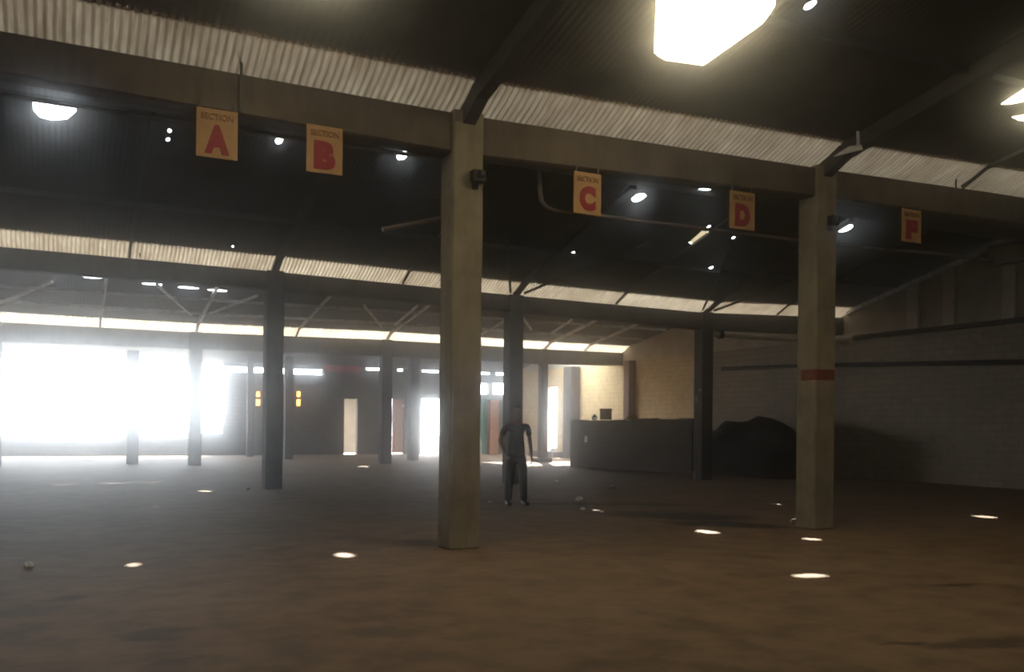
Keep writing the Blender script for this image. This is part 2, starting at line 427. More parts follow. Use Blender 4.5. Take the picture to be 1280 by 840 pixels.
# daylit sheets in the nearest bay (openings are cut for them)
SKYL = []
def sky_poly(pts): SKYL.append(pts); HOLES.append(pts)
def sky_rect(u, v, w, d): sky_poly([(u-w/2, v-d/2), (u+w/2, v-d/2), (u+w/2, v+d/2), (u-w/2, v+d/2)])
c = roof_hit(893, 18); print('big sheet', c)
q = [roof_hit(x, y) for x, y in ((824, 60), (880, 66), (966, 6))]
q = [roof_hit(x, y) for x, y in ((818, 66), (876, 74), (968, 8), (975, -40), (822, -40))]
sky_poly([(p.x, p.y) for p in q])
q = [roof_hit(x, y) for x, y in ((1251, 130), (1330, 112), (1330, 78))]
sky_poly([(p.x, p.y) for p in q])
q = [roof_hit(x, y) for x, y in ((1264, 146), (1330, 146), (1330, 136))]
sky_poly([(p.x, p.y) for p in q])
q = [roof_hit(x, y, vb) for x, y in ((861, 303), (868, 306), (886, 289), (879, 287))]
sky_poly([(p.x, p.y) for p in q])

q = roof_hit(395, -95); sky_rect(q.x, q.y, 1.0, 1.5)
def inside(p, poly):
    r = False; n = len(poly); j = n-1
    for i in range(n):
        (xi, yi), (xj, yj) = poly[i], poly[j]
        if (yi > p[1]) != (yj > p[1]) and p[0] < (xj-xi)*(p[1]-yi)/(yj-yi)+xi: r = not r
        j = i
    return r
def slope(name, va, vb_, label):
    us = sorted({uL, uR+.3} | {a for t in (top1, top2, top3) for a, _ in t if uL < a < uR})
    pts, edges = [], []
    def loop(poly):
        i0 = len(pts); pts.extend(Vector(p) for p in poly); edges.extend((i0+k, i0+(k+1) % len(poly)) for k in range(len(poly)))
    loop([(uL, va), *[(x, va) for x in us[1:-1]], (uR+.3, va), (uR+.3, vb_), *[(x, vb_) for x in us[-2:0:-1]], (uL, vb_)])
    hs = [h for h in HOLES if all(va+.02 < q[1] < vb_-.02 and uL < q[0] < uR+.28 for q in h)]
    for h in hs: loop(h)
    for x in us[1:-1]:                      # keep the folds of the gutter line
        for k in range(1, 6): pts.append(Vector((x, va+(vb_-va)*k/6)))
    r = delaunay_2d_cdt(pts, edges, [], 0, 1e-5)
    bm = bmesh.new(); vs = [bm.verts.new((p.x, p.y, roof_z(p.x, min(max(p.y, va+1e-4), vb_-1e-4)))) for p in r[0]]
    for f in r[2]:
        cx = sum(r[0][i].x for i in f)/3; cy = sum(r[0][i].y for i in f)/3
        if any(inside((cx, cy), h) for h in hs): continue
        try: bm.faces.new([vs[i] for i in f])
        except ValueError: pass
    return struct(name, bm, M['roof'], label)
BAYN = {0: 'nearest', 1: 'second', 2: 'third', 3: 'farthest'}
for j in range(4):
    vm = .5*(VV[j]+VV[j+1])
    slope('ceiling', VV[j], vm, None)
    slope('ceiling', vm, VV[j+1]-(SW if j < 3 else 0), None)
# bay behind the camera; unseen glowing sheets added to light the near floor
sky_rect(-2, v0-2.5, 1.2, 2.2); sky_rect(5.5, v0-2.5, 1.2, 2.2); sky_rect(13, v0-2.5, 1.2, 2.2)
slope('ceiling', vF, v0, None)
for pts in SKYL:
    k = SKYL.index(pts); bm = bmesh.new(); mx, my = sum(p[0] for p in pts)/len(pts), sum(p[1] for p in pts)/len(pts); sag = .30 if k == 0 else (.01 if k == 3 else .10)  # bulge added so the sheet throws light on the roof around it
    rim = []
    for (x, y), (x2, y2) in zip(pts, pts[1:]+pts[:1]): rim += [(x+(x2-x)*q/6, y+(y2-y)*q/6) for q in range(6)]
    rings = []
    for f in (1, .93, .8, .6, .35):
        rings.append([bm.verts.new((mx+(x-mx)*f, my+(y-my)*f, roof_z(mx+(x-mx)*f, my+(y-my)*f)+.01-sag*(1-f**4))) for x, y in rim])
    for a, b in zip(rings, rings[1:]):
        for i in range(len(rim)): bm.faces.new((a[i], a[(i+1) % len(rim)], b[(i+1) % len(rim)], b[i]))
    bm.faces.new(rings[-1])
    lab = ['large glaring yellowish daylit sheet in the dark roof above the nearest bay', 'bright white wedge of daylit roof sheet above the long white wall light at upper right',
           'small cream sliver of daylit sheet just under the bright wedge', 'small slanting slit of daylit sheet in the dark roof below left of sign D'][k] if k < 4 else ('daylit roof sheet above the top edge over sign B' if k == 4 else 'unseen glowing sheet added behind the viewer to light the near floor')
    if k == 1: lab = 'bright white wedge of daylit roof sheet at the upper right corner'
    tag(obj('skylight_sheet', bm, M['skylight'] if k != 3 else M['skylight_dim']), lab, 'skylight', 'daylit roof sheets' if k < 4 else 'roof sheets behind the viewer')

# ------------------------------------------------------------------ columns
def column(p, w, h, m, label, group, plinth=False):
    root = empty('concrete_column', (p.x, p.y, 0)); tag(root, label, 'column', group)
    bm = bmesh.new(); box(bm, (0, 0, h/2), (w, w, h), bev=.018)
    bmesh.ops.subdivide_edges(bm, edges=[e for e in bm.edges if abs(e.verts[0].co.z-e.verts[1].co.z) > 1], cuts=24)
    for v in bm.verts:
        q = noise.noise(Vector((v.co.x*2+p.x, v.co.y*2, v.co.z*1.1)))*.012; v.co.x += q; v.co.y += q*.6
    obj('shaft', bm, m, root)
    if plinth:
        bm = bmesh.new(); box(bm, (-.1, -.1, .09), (w*2.3, w*1.9, .18), bev=.03); obj('plinth', bm, M['concrete_dark'], root)
    return root
W1, W2, W3 = .40, .40, .42
c1a = G(573, 688); c1b = G(1018, 657); c1a.y = v1; c1b.y = v1
def onrow(px, py, v):    # keep the photo's bearing, slide to the row line
    q = V(px, py, v); q.z = 0; return q
c1a = onrow(573, 688, v1); c1b = onrow(1018, 657, v1)
c2a, c2b, c2c = onrow(340, 611, v2), onrow(640, 605, v2), onrow(878, 599, v2)
c3z = onrow(-8, 585, v3); c3a, c3b, c3c = onrow(243, 582, v3), onrow(481, 579, v3), onrow(678, 578, v3)
GC = 'concrete columns'
M['concrete_band'] = concrete('concrete_cast_red_band', (.235, .195, .135), (V(1018, 475, v1-.17).z, V(1018, 461, v1-.17).z))
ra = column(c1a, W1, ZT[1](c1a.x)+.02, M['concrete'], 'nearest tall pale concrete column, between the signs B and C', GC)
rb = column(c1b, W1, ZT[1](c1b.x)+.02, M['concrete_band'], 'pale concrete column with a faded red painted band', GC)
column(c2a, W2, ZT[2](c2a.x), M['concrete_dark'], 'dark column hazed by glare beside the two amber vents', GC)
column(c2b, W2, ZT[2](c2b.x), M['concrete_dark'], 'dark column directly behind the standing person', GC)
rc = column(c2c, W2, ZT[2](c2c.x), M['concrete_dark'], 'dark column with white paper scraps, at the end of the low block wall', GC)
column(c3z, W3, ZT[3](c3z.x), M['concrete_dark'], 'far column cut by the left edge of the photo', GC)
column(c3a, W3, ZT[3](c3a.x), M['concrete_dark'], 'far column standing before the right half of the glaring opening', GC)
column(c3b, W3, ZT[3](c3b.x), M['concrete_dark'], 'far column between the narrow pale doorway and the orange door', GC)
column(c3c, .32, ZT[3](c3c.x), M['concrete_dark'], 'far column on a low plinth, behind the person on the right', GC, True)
for px, py, w, lab in ((165, 579.5, .40, 'short far column before the left half of the glaring opening'), (360, 574, .34, 'far column showing just right of the glare-hazed column'),
                       (516, 575.5, .40, 'far column between the orange door and the bright white doorway'), (312, 571, .28, 'slim far post at the right edge of the glaring opening')):
    p = G(px, py); column(p, w, z4-.05 if py < 576 else ZB[3](p.x), M['concrete_dark'], lab, GC)
# black clamps on the two near columns
for root, px, py, w, lab in ((ra, 597, 221, .17, 'black iron clamp'), (rb, 1041, 276, .15, 'black iron clamp')):
    p = V(px, py, v1-W1/2-.04); bm = bmesh.new()
    x = p.x-root.location.x; box(bm, (x, -W1/2-.05, p.z), (w, .12, .15), bev=.015); box(bm, (x+.02, -W1/2-.12, p.z+.02), (.07, .08, .07), bev=.01)
    box(bm, (x-.02, -W1/2-.012, p.z-.10), (w*.5, .03, .09), bev=.005)
    tag(obj('clamp', bm, M['black'], root), lab)
# paper scraps stuck on the right-hand second-row column
for px, py, w, h in ((875, 488, .10, .10), (871, 498, .07, .16), (868, 594, .09, .24)):
    p = V(px, py, v2-W2/2-.012); bm = bmesh.new(); box(bm, (p.x-c2c.x, -W2/2-.012, max(p.z, .14)), (w, .012, h), Matrix.Rotation(random.uniform(-.3, .3), 4, 'Y'), bev=.003)
    tag(obj('paper_scrap', bm, M['paper'], rc), 'white paper scrap')

# ------------------------------------------------------------------ beams
def beam(j, ua, ub, label, m='beam'):
    bm = bmesh.new(); t, b = ZT[j], ZB[j]; k = 10; prev = None; v = VV[j]
    for i in range(k+1):
        u = ua+(ub-ua)*i/k
        ring = [bm.verts.new((u, v+dv, z)) for dv, z in ((-BW/2, t(u)-.02), (-BW/2, b(u)+.02), (-BW/2+.03, b(u)), (BW/2-.03, b(u)), (BW/2, b(u)+.02), (BW/2, t(u)-.02))]
        if prev:
            for q in range(6): bm.faces.new((prev[q], prev[(q+1) % 6], ring[(q+1) % 6], ring[q]))
        else: bm.faces.new(ring)
        prev = ring
    bm.faces.new(prev)
    return tag(obj('concrete_beam', bm, M[m]), label, 'beam', 'concrete beams on the columns')
hw = W1/2
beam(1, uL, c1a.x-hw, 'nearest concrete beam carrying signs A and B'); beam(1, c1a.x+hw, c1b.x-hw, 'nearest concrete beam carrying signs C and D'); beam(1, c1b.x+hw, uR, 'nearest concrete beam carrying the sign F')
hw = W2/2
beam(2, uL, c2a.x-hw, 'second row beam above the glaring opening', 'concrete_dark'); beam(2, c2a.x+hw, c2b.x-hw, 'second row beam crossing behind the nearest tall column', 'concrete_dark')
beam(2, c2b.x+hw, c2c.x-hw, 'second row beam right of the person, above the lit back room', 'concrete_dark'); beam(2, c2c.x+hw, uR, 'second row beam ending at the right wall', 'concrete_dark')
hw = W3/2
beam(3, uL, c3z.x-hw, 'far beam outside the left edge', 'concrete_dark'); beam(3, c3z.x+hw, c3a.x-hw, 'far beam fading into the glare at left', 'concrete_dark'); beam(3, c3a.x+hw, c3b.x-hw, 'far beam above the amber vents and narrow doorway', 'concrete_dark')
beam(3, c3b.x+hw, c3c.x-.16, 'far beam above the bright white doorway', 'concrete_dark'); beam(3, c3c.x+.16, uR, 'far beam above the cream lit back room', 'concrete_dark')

# ------------------------------------------------------------------ rafters, pale eave sheets, braces, purlins
def cols_u(j):
    cs = {1: [c1a.x, c1b.x], 2: [c2a.x, c2b.x, c2c.x], 3: [c3z.x, c3a.x, c3b.x, c3c.x]}[j]
    d = cs[1]-cs[0]
    full = [cs[0]-d] + cs + ([cs[-1]+du] if cs[-1]+du < uR-1 else [])
    out = []
    for a, b in zip(full, full[1:]): out += [(a, True), ((a+b)/2, False)]
    out += [(full[-1], True)]
    if uR-full[-1] > 2.4: out.append(((full[-1]+uR)/2, False))
    return [(u, c) for u, c in out if uL+.3 < u < uR-.3 and not (j == 1 and not c and u < c1b.x)]
ROWN = {1: 'over the nearest beam', 2: 'over the second row beam', 3: 'over the far beam'}
def whereabouts(u, v, z):
    d = Vector((u, v, z))-EYE; X, Z = d.dot(RT), d.dot(FW); x = 640+F*X/Z if Z > .1 else -999; return x
ORD = ['first', 'second', 'third', 'fourth', 'fifth', 'sixth', 'seventh', 'eighth', 'ninth', 'tenth', 'eleventh']
for j in (1, 2, 3):
    cu = cols_u(j)
    seen = [k for k, (u, c) in enumerate(cu) if -30 < whereabouts(u, VV[j], ZT[j](u)) < 1310]
    for k, (u, c) in enumerate(cu):
        mat = M['steel_pale'] if j == 3 else M['steel']  # far rafters take the pale steel, caught light put into the colour
        bm = bmesh.new(); v = VV[j]-.10; vm = .5*(VV[j]+VV[j-1]); w = (.16 if c else .05) if j < 3 else (.09 if c else .07); h = ((.22 if j == 1 else .09) if c else .06) if j < 3 else .09
        vs = [v, VV[j]-SW, VV[j]-SW-.001, vm]
        bar(bm, (u, v, roof_z(u, v)-h*.55), (u, VV[j]-SW, roof_z(u, VV[j]-SW)-h*.55), w, h)
        bar(bm, (u, VV[j]-SW, roof_z(u, VV[j]-SW)-h*.55), (u, vm, roof_z(u, vm)-h*.55), w, h)
        if k in seen:
            n_ = seen.index(k); lab = ('%s %s roof rafter %s, %s from the left' % ('pale' if j == 3 else 'dark', 'column head' if c else 'mid span', ROWN[j], ORD[n_]))
        else: lab = 'roof rafter %s, outside the picture' % ROWN[j]
        tag(obj('roof_rafter', bm, mat), lab, 'rafter', 'rafters ' + ROWN[j])
    # pale corrugated eave sheets between rafters
    edges = [uL] + [u for u, _ in cu] + [uR+.25]
    vis = 0
    for a, b in zip(edges, edges[1:]):
        bm = bmesh.new(); per = .085; nseg = int((b-a)/per*4); prev = None
        sag = random.uniform(-.015, .02)
        for i in range(nseg+1):
            u = a+(b-a)*i/nseg; wv = .021*sin(2*pi*(u-a)/per)
            ring = []
            for q in range(3):
                s = q/2; vv = VV[j]+.03-(SW+.09)*s
                jag = .02*noise.noise(Vector((u*4, j*7.3, 0))) if q == 2 else 0
                ring.append(bm.verts.new((u, vv+jag, (ZT[j](u)+SR*max(0, VV[j]-vv)/SW)+wv*(.35+.65*s) - (.0 if q == 0 else .022) + sag*sin(pi*s))))
            if prev:
                for q in range(2): bm.faces.new((prev[q], prev[q+1], ring[q+1], ring[q]))
            prev = ring
        x0, x1 = whereabouts(a, VV[j], ZT[j](a)), whereabouts(b, VV[j], ZT[j](b))
        if x1 > 0 and x0 < 1280 and x1 > x0:
            vis += 1; lab = 'pale corrugated roof sheet %s, %s from the left' % (ROWN[j], ORD[vis-1])
        else: lab = 'pale corrugated roof sheet %s, outside the picture' % ROWN[j]
        tag(obj('corrugated_sheet', bm, M['strip'][j-1], smooth=True), lab, 'roof sheet', 'pale sheets ' + ROWN[j])
# V braces from each column head to the roof
def brace(a, b, mat, lab, r=.028, grp=None):
    bm = bmesh.new(); tube(bm, [a, b], r, 6); tag(obj('roof_brace', bm, mat), lab, 'brace', grp)
BR = [((0, 376), (66, 348), c3z), ((240, 391), (196, 352), c3a), ((262, 389), (322, 366), c3a), ((477, 406), (455, 378), c3b), ((494, 404), (522, 379), c3b), ((664, 410), (650, 388), c3c), ((690, 414), (716, 396), c3c)]
names = ['cut by the left edge', 'left of the far column in the glare', 'right of the far column in the glare', 'left of the column before the orange door', 'right of the column before the orange door', 'left of the plinth column', 'right of the plinth column']
for (a, b, cc), nm in zip(BR, names):
    pa = roof_hit(a[0], a[1]-1, v2+.5); pb = roof_hit(b[0], b[1], v2+.5); pa.z -= .09; pb.z -= .09
    brace(pa, pb, M['steel_pale'], 'pale thin diagonal roof brace ' + nm, .05, 'braces over the far beam')  # pale colour stands for the light these braces catch
for j, cl in ((2, ((c2b, 'the person'), (c2c, 'the low block wall end'))),):
    for cc, nm in cl:
        for s in (-1, 1):
            u = cc.x+s*1.9; v = VV[j]-3.4
            pa = Vector((cc.x+s*.2, VV[j]-.2, ZT[j](cc.x)+.05)); pb = Vector((u, v, roof_z(u, v)-.06))
            brace(pa, pb, M['steel'], 'dark diagonal roof brace above column at %s, %s one' % (nm, 'left' if s < 0 else 'right'), .035, 'dark roof braces')
# lattice of thin steel over the far bay right of the orange door column, and purlins along the roof; far ones coloured pale as if lit
for j, s_, mat, lab in ((3, 2.0, 'steel_pale', 'pale roof purlin running over the far bay, lower'), (3, 3.6, 'steel_pale', 'pale roof purlin running over the far bay, upper'), (2, 2.4, 'steel', 'dark roof purlin in the second bay'), (1, 2.6, 'steel', 'dark roof purlin in the nearest bay, lower'), (1, 4.2, 'steel', 'dark roof purlin in the nearest bay, upper')):
    bm = bmesh.new(); v = VV[j]-s_
    us = [uL+.2 + (uR-uL-.4)*k/30 for k in range(31)]
    for a, b in zip(us, us[1:]): bar(bm, (a, v, roof_z(a, v)-.06), (b, v, roof_z(b, v)-.06), .05, .09)
    tag(obj('roof_purlin', bm, M[mat]), lab, 'purlin', 'roof purlins')
def lattice(pxa, pxb, lab, n=7, hgt=.34):
    a = V(*pxa, v3-1.6); b = V(*pxb, v3-1.6)
    root = empty('lattice_truss', a); tag(root, lab, 'truss', 'lattice trusses over the far bay')
    o = a.copy(); d = (b-a)
    bm = bmesh.new(); tube(bm, [Vector((0, 0, 0)), d], .024, 6); obj('top_chord', bm, M['steel_pale'], root)
    bm = bmesh.new(); tube(bm, [Vector((0, 0, -hgt)), d+Vector((0, 0, -hgt))], .024, 6); obj('bottom_chord', bm, M['steel_pale'], root)
    bm = bmesh.new()
    for k in range(n):
        p = d*(k/n); q = d*((k+.5)/n); r = d*((k+1)/n)
        tube(bm, [p, q+Vector((0, 0, -hgt))], .016, 5); tube(bm, [q+Vector((0, 0, -hgt)), r], .016, 5)
    obj('web', bm, M['steel_pale'], root)
lattice((512, 380), (600, 382), 'pale lattice truss left of the person under the second beam')
lattice((660, 394), (760, 400), 'pale lattice truss right of the person under the second beam', 8)

# pipes hung along the nearest beam
def pipe(pts, r, m, lab, cat='pipe', grp=None):
    bm = bmesh.new(); tube(bm, pts, r, 8); return tag(obj('conduit_pipe', bm, m), lab, cat, grp)
vp = v1+.22
P = lambda x, y, v=vp: V(x, y, v)
pipe([P(674, 205), P(675, 240), P(677, 252), P(683, 259), P(692, 263), P(760, 271), P(845, 282), P(960, 296), P(1080, 310), P(1170, 317), P(1240, 326)], .028, M['rust'], 'rusty conduit bending down beside sign C and running right')
pipe([P(-60, 108), P(0, 118), P(150, 141), P(300, 163), P(420, 181), P(556, 199)], .028, M['rust'], 'straight conduit under the beam behind signs A and B')
pipe([P(478, 287), P(520, 279), P(556, 272)], .03, M['rust'], 'short rusty pipe stub meeting the nearest tall column')
pp = lambda x, y: V(x, y, v2-.25)
pipe([pp(893, 418), pp(940, 421), pp(1000, 425), pp(1070, 428)], .075, M['plaster'], 'pale pipe under the second row beam right of the papered column')
p = pp(901, 418); bm = bmesh.new(); box(bm, p, (.13, .2, .24), bev=.02); tag(obj('pipe_clamp', bm, M['black']), 'black clamp around the pale pipe end', 'clamp')
# bent flashing at the head of the red banded column
uf = c1b.x-.10
q = [U(1042, 196, uf), U(1079, 187, uf), U(1077, 181, uf), U(1062, 183, uf)]
bm = bmesh.new(); f1 = [bm.verts.new(x) for x in q]; f2 = [bm.verts.new(x+Vector((-.012, 0, 0))) for x in q]
bm.faces.new(f1); bm.faces.new(f2)
for k in range(4): bm.faces.new((f1[k], f1[(k+1) % 4], f2[(k+1) % 4], f2[k]))
bar(bm, U(1073, 184, uf-.01), U(1072, 158, uf-.01), .045, .02)
tag(obj('metal_flashing', bm, M['steel_pale']), 'torn pale metal flashing at the head of the red banded column', 'flashing')
for px, py, a_, L_b in ((532, 233, -.5, .5), (412, 266, -.8, .6)):
    p = roof_hit(px, py, vb); bm = bmesh.new(); bar(bm, (-L_b/2, 0, .0), (L_b/2, 0, -.12), .05, .015); o = tag(obj('loose_batten', bm, M['rust']), 'loose batten hanging under the dark roof %s sign B' % ('right of' if px > 500 else 'just below'), 'batten', 'loose battens'); o.location = p-Vector((0, 0, .1)); o.rotation_euler = (0, 0, a_)
# drop straps at mid span of beams
for j, px, ya, yb, lab in ((1, 302, 50, 140, 'thin dark strap down the nearest beam beside sign A'), (1, 1195, 212, 236, 'thin dark strap on the sheet right of sign F'), (2, 175, 304, 322, 'thin dark strap over the second beam above the glare')):
    a = V(px, ya, VV[j]-BW/2-.06); b = V(px, yb, VV[j]-BW/2-.06); bm = bmesh.new(); b.x = a.x; bar(bm, a, b, .03, .015, Vector((0, 1, 0)))
    tag(obj('steel_strap', bm, M['steel']), lab, 'strap', 'straps on the beams')

# ------------------------------------------------------------------ signs
def text_mesh(txt, size, off, ext):
    cu = bpy.data.curves.new('t', 'FONT'); cu.body = txt; cu.size = size; cu.offset = off; cu.extrude = ext; cu.align_x = 'CENTER'; cu.align_y = 'CENTER'; cu.resolution_u = 4
    o = bpy.data.objects.new('t', cu); C.objects.link(o); bpy.context.view_layer.update()
    me = bpy.data.meshes.new_from_object(o.evaluated_get(bpy.context.evaluated_depsgraph_get())); bpy.data.objects.remove(o)
    bm = bmesh.new(); bm.from_mesh(me)
    xs = [v.co.x for v in bm.verts]; ys = [v.co.y for v in bm.verts]
    return bm, (min(xs), max(xs), min(ys), max(ys))
def fit_text(txt, w, h, off, cx, cz, y):
    bm, (x0, x1, y0, y1) = text_mesh(txt, 1.0, off, .02)
    bm.normal_update()
    for v in bm.verts:
        x = (v.co.x-(x0+x1)/2)*w/(x1-x0); z = (v.co.y-(y0+y1)/2)*h/(y1-y0); d = -v.co.z*.2
        v.co = (cx+x, y+d, cz+z)
    return bm
SIGNS = [('A', 245, 297, 137, 198), ('B', 383, 428, 158, 217), ('C', 717, 751, 216, 268), ('D', 912, 943, 240, 287), ('F', 1127, 1151, 262, 303)]
vsn = v1-BW/2-.05
for ch, x0, x1, y0, y1 in SIGNS:
    ym, xm = (y0+y1)/2, (x0+x1)/2
    a, b = V(x0, ym, vsn), V(x1, ym, vsn); t, c = V(xm, y0, vsn), V(xm, y1, vsn); w, h = b.x-a.x, t.z-c.z; print('sign', ch, round(w, 3), round(h, 3))
    root = empty('section_sign', ((a.x+b.x)/2, vsn, (t.z+c.z)/2))
    tag(root, 'square ochre sign hung from the nearest beam reading SECTION %s in red' % ch, 'sign', 'section signs hung along the beam')
    bm = bmesh.new(); box(bm, (0, 0, 0), (w, .018, h), bev=.003); obj('board', bm, M['sign'], root)
    obj('letter', fit_text(ch, w*.60, h*.60, .075, 0, -h*.12, -.0115), M['sign_red'], root)
    obj('heading', fit_text('SECTION', w*.78, h*.13, .01, 0, h*.34, -.0115), M['sign_brown'], root)
    for s in (-1, 1):
        bm = bmesh.new(); bar(bm, (s*w*.4, .008, h*.42), (s*w*.4, .008, h*.5+.09), .02, .008, Vector((0, 1, 0))); obj('hanger', bm, M['steel'], root)

# ------------------------------------------------------------------ gable pilasters and rail on the right wall
def PU(x, y, u): return U(x, y, u)
for px in (1142, 1187, 1262):
    p = PU(px, 360, uR); zt_ = roof_z(uR-.05, p.y)-.03; bm = bmesh.new(); box(bm, (uR+.0, p.y, (zg+zt_)/2), (.10, .38, zt_-zg), bev=.01)
    o = obj('trim_%d' % (1142, 1187, 1262).index(px), bm, M['white_plaster']); o['kind'] = 'structure'; o['label'] = 'paler pilaster on the gable infill'
bm = bmesh.new(); pts = [PU(903, 461, uR-.09), PU(1049, 456, uR-.09), PU(1279, 452.5, uR-.09), PU(1500, 447, uR-.09)]
tube(bm, pts, .07, 8); tag(obj('wall_pipe', bm, M['black']), 'long dark pipe along the right block wall', 'pipe')
bm = bmesh.new(); y_ = PU(1068, 401, uR).y
box(bm, (uR-.03, (y_+v0)/2, zg-.03), (.12, y_-v0, .14), bev=.01); o = struct('trim_8', bm, M['concrete_dark'])
# pale strip added for the bright edge highlight along the gable top
bm = bmesh.new(); prev = None
for k in range(81):
    v = v1+.4 + (v2-.35-v1-.4)*k/80; z = profile(v)-.03; wgl = .012*noise.noise(Vector((v*3, 0, 0)))
    ring = [bm.verts.new((uR-.10+x, v, z+dz+wgl)) for x, dz in ((0, 0), (.12, 0), (.12, -.13), (.02, -.11))]
    if prev:
        for q in range(4): bm.faces.new((prev[q], prev[(q+1) % 4], ring[(q+1) % 4], ring[q]))
    else: bm.faces.new(ring)
    prev = ring
bm.faces.new(prev)
struct('trim_10', bm, M['steel_pale'], 'pale strip added for the bright edge along the top of the right gable')
# dark block-ish thing up at the right edge: a torn box duct on the gable
p0 = PU(1262, 316, uR-.3); bm = bmesh.new(); box(bm, p0, (.4, .95, .42), bev=.03); box(bm, p0+Vector((-.12, -.1, -.26)), (.3, 1.3, .07), bev=.01)
tag(obj('duct_box', bm, M['plaster']), 'dull square duct box high on the right gable at the edge', 'duct')
bm = bmesh.new(); a, b = PU(1060, 396, uR-.1), PU(1230, 322, uR-.1)
# stains: dark upright marks on the right wall
for px, y0, y1, w in ((1229, 552, 590, .12), (1236, 560, 575, .25), (1268, 528, 540, .12)):
    pass
# ------------------------------------------------------------------ low block wall in front of the lit back room, and its clutter
pa, pb = G(715, 584), G(867, 592.5); zp = V(715, 525, pa.y).z
d = (pb-pa); L = d.length; d.normalize(); nrm = Vector((-d.y, d.x, 0))
bm = bmesh.new()
nn = 24; prev = None
for k in range(nn+1):
    s = L*k/nn; zz = zp + .03*noise.noise(Vector((s*1.5, 0, 0))) + (.10*noise.noise(Vector((s*2.2, 4, 0))) + .05 if s > L*.52 else 0)
    q = pa + d*s
    ring = [bm.verts.new(q + nrm*o_ + Vector((0, 0, z))) for o_, z in ((-.1, 0), (.1, 0), (.1, zz), (-.1, zz))]
    if prev:
        for i in range(4): bm.faces.new((prev[i], prev[(i+1) % 4], ring[(i+1) % 4], ring[i]))
    else: bm.faces.new(ring)
    prev = ring
bm.faces.new(prev)
o = struct('wall_partition', bm, M['brick_pony'], 'low dark block partition wall with a ragged top')
def heap(name, c, r, h, seed, m, lab, cat, seg=26):
    bm = bmesh.new(); rr = bmesh.ops.create_icosphere(bm, subdivisions=4, radius=1)
    for v in bm.verts:
        n_ = noise.fractal(v.co*2.2+Vector((seed, 0, 0)), 1.0, 2.0, 4)
        f = 1+.22*n_; z = v.co.z
        v.co = Vector((v.co.x*r[0]*f, v.co.y*r[1]*f, max(-.02, z)*h*f if z > 0 else 0))
    bmesh.ops.translate(bm, verts=bm.verts[:], vec=c)
    return tag(obj(name, bm, m, smooth=True), lab, cat)
g = G(940, 600); heap('soil_heap', (uR-2.0, g.y+2.4, 0), (1.5, 2.9), 1.7, 3, M['heap'], 'black heap of soil against the right wall behind the red banded column', 'heap')
def on_pony(px, s_off=0):
    # where the pixel column crosses the low wall
    best = min((abs(whereabouts((pa+d*(L*k/200)).x, (pa+d*(L*k/200)).y, 1)-px), k) for k in range(201))[1]
    return pa + d*(L*best/200)
q = on_pony(743); bm = bmesh.new(); ellipsoid(bm, (0, 0, .09), (.11, .11, .10), 12); tube(bm, [(0, 0, .15), (0, 0, .22)], [.05, .045], 10); tag(obj('jar', bm, M['black'], None, True), 'small dark pot on the low block wall', 'pot').location = (q.x, q.y, zp-.01)
q = on_pony(757); bm = bmesh.new(); box(bm, (0, 0, .2), (.42, .3, .36), bev=.02); box(bm, (0, 0, .39), (.45, .33, .04), bev=.008); tag(obj('wooden_crate', bm, M['brown_wood']), 'small dark crate on the low block wall before the cream wall', 'crate').location = (q.x, q.y, zp+.0)
bpy.data.objects['wooden_crate'].rotation_euler = (0, 0, -.6)
q = on_pony(790); bm = bmesh.new(); ellipsoid(bm, (0, 0, .07), (.3, .12, .09), 12); tag(obj('cloth_bundle', bm, M['sack'], None, True), 'pale bundle on the low wall by the brown post', 'bundle').location = (q.x, q.y, zp-.01)
q = on_pony(735); bm = bmesh.new(); z = V(735, 549, q.y).z; box(bm, (0, 0, 0), (.13, .012, .22), bev=.003); o = tag(obj('paper_notice', bm, M['paper']), 'white paper notice stuck on the low block wall', 'notice'); o.location = Vector((q.x, q.y, z))-nrm*.112; o.rotation_euler = (0, 0, math.atan2(d.y, d.x))
# brown post and dark pier at the lit back room
def post(px, py_top, v, w, m, name, lab, h=None):
    p = V(px, py_top, v); bm = bmesh.new(); hh = p.z if h is None else h; box(bm, (0, 0, hh/2), (w, w, hh), bev=.015); o = tag(obj(name, bm, m), lab, 'post'); o.location = (p.x, v, 0); return o
p = U(786.5, 520, uR-.2)
bm = bmesh.new(); box(bm, (0, 0, 2.2), (.36, .42, 4.4), bev=.015); o = tag(obj('timber_post', bm, M['brown_wood']), 'brown post against the cream lit end of the right wall', 'post'); o.location = (uR-.2, p.y, 0)
p = U(714, 520, uR-.3)
bm = bmesh.new(); box(bm, (0, 0, 2.2), (.5, .75, 4.4), bev=.02); o = tag(obj('concrete_pier', bm, M['concrete_dark']), 'dark pier at the left of the cream lit wall', 'pier'); o.location = (uR-.3, p.y, 0)
bm = bmesh.new(); box(bm, (0, 0, .14), (.7, vb_-va_+1.6, .28), bev=.03); o = tag(obj('concrete_step', bm, M['concrete_dark']), 'dark concrete step below the bright gap in the right wall', 'step'); o.location = (uR-.5, (va_+vb_)/2-.4, 0)
bm = bmesh.new(); box(bm, (uR+20, (v0+v4)/2+8, -.2), (39, 60, .2)); struct('ground_side', bm, M['ground'])
# outer walls seen through the doorways
bm = bmesh.new(); x0, x1 = V(415, 530, v4+2.5).x, V(468, 530, v4+2.5).x; box(bm, ((x0+x1)/2, v4+2.6, 1.9), (x1-x0, .2, 3.8)); struct('wall_outhouse', bm, M['plaster'], 'grey outside wall seen through the narrow doorway')
bm = bmesh.new(); box(bm, ((x0+x1)/2, v4+1.4, 3.9), (x1-x0+.6, 2.6, .1)); struct('ceiling_outhouse', bm, M['roof'])

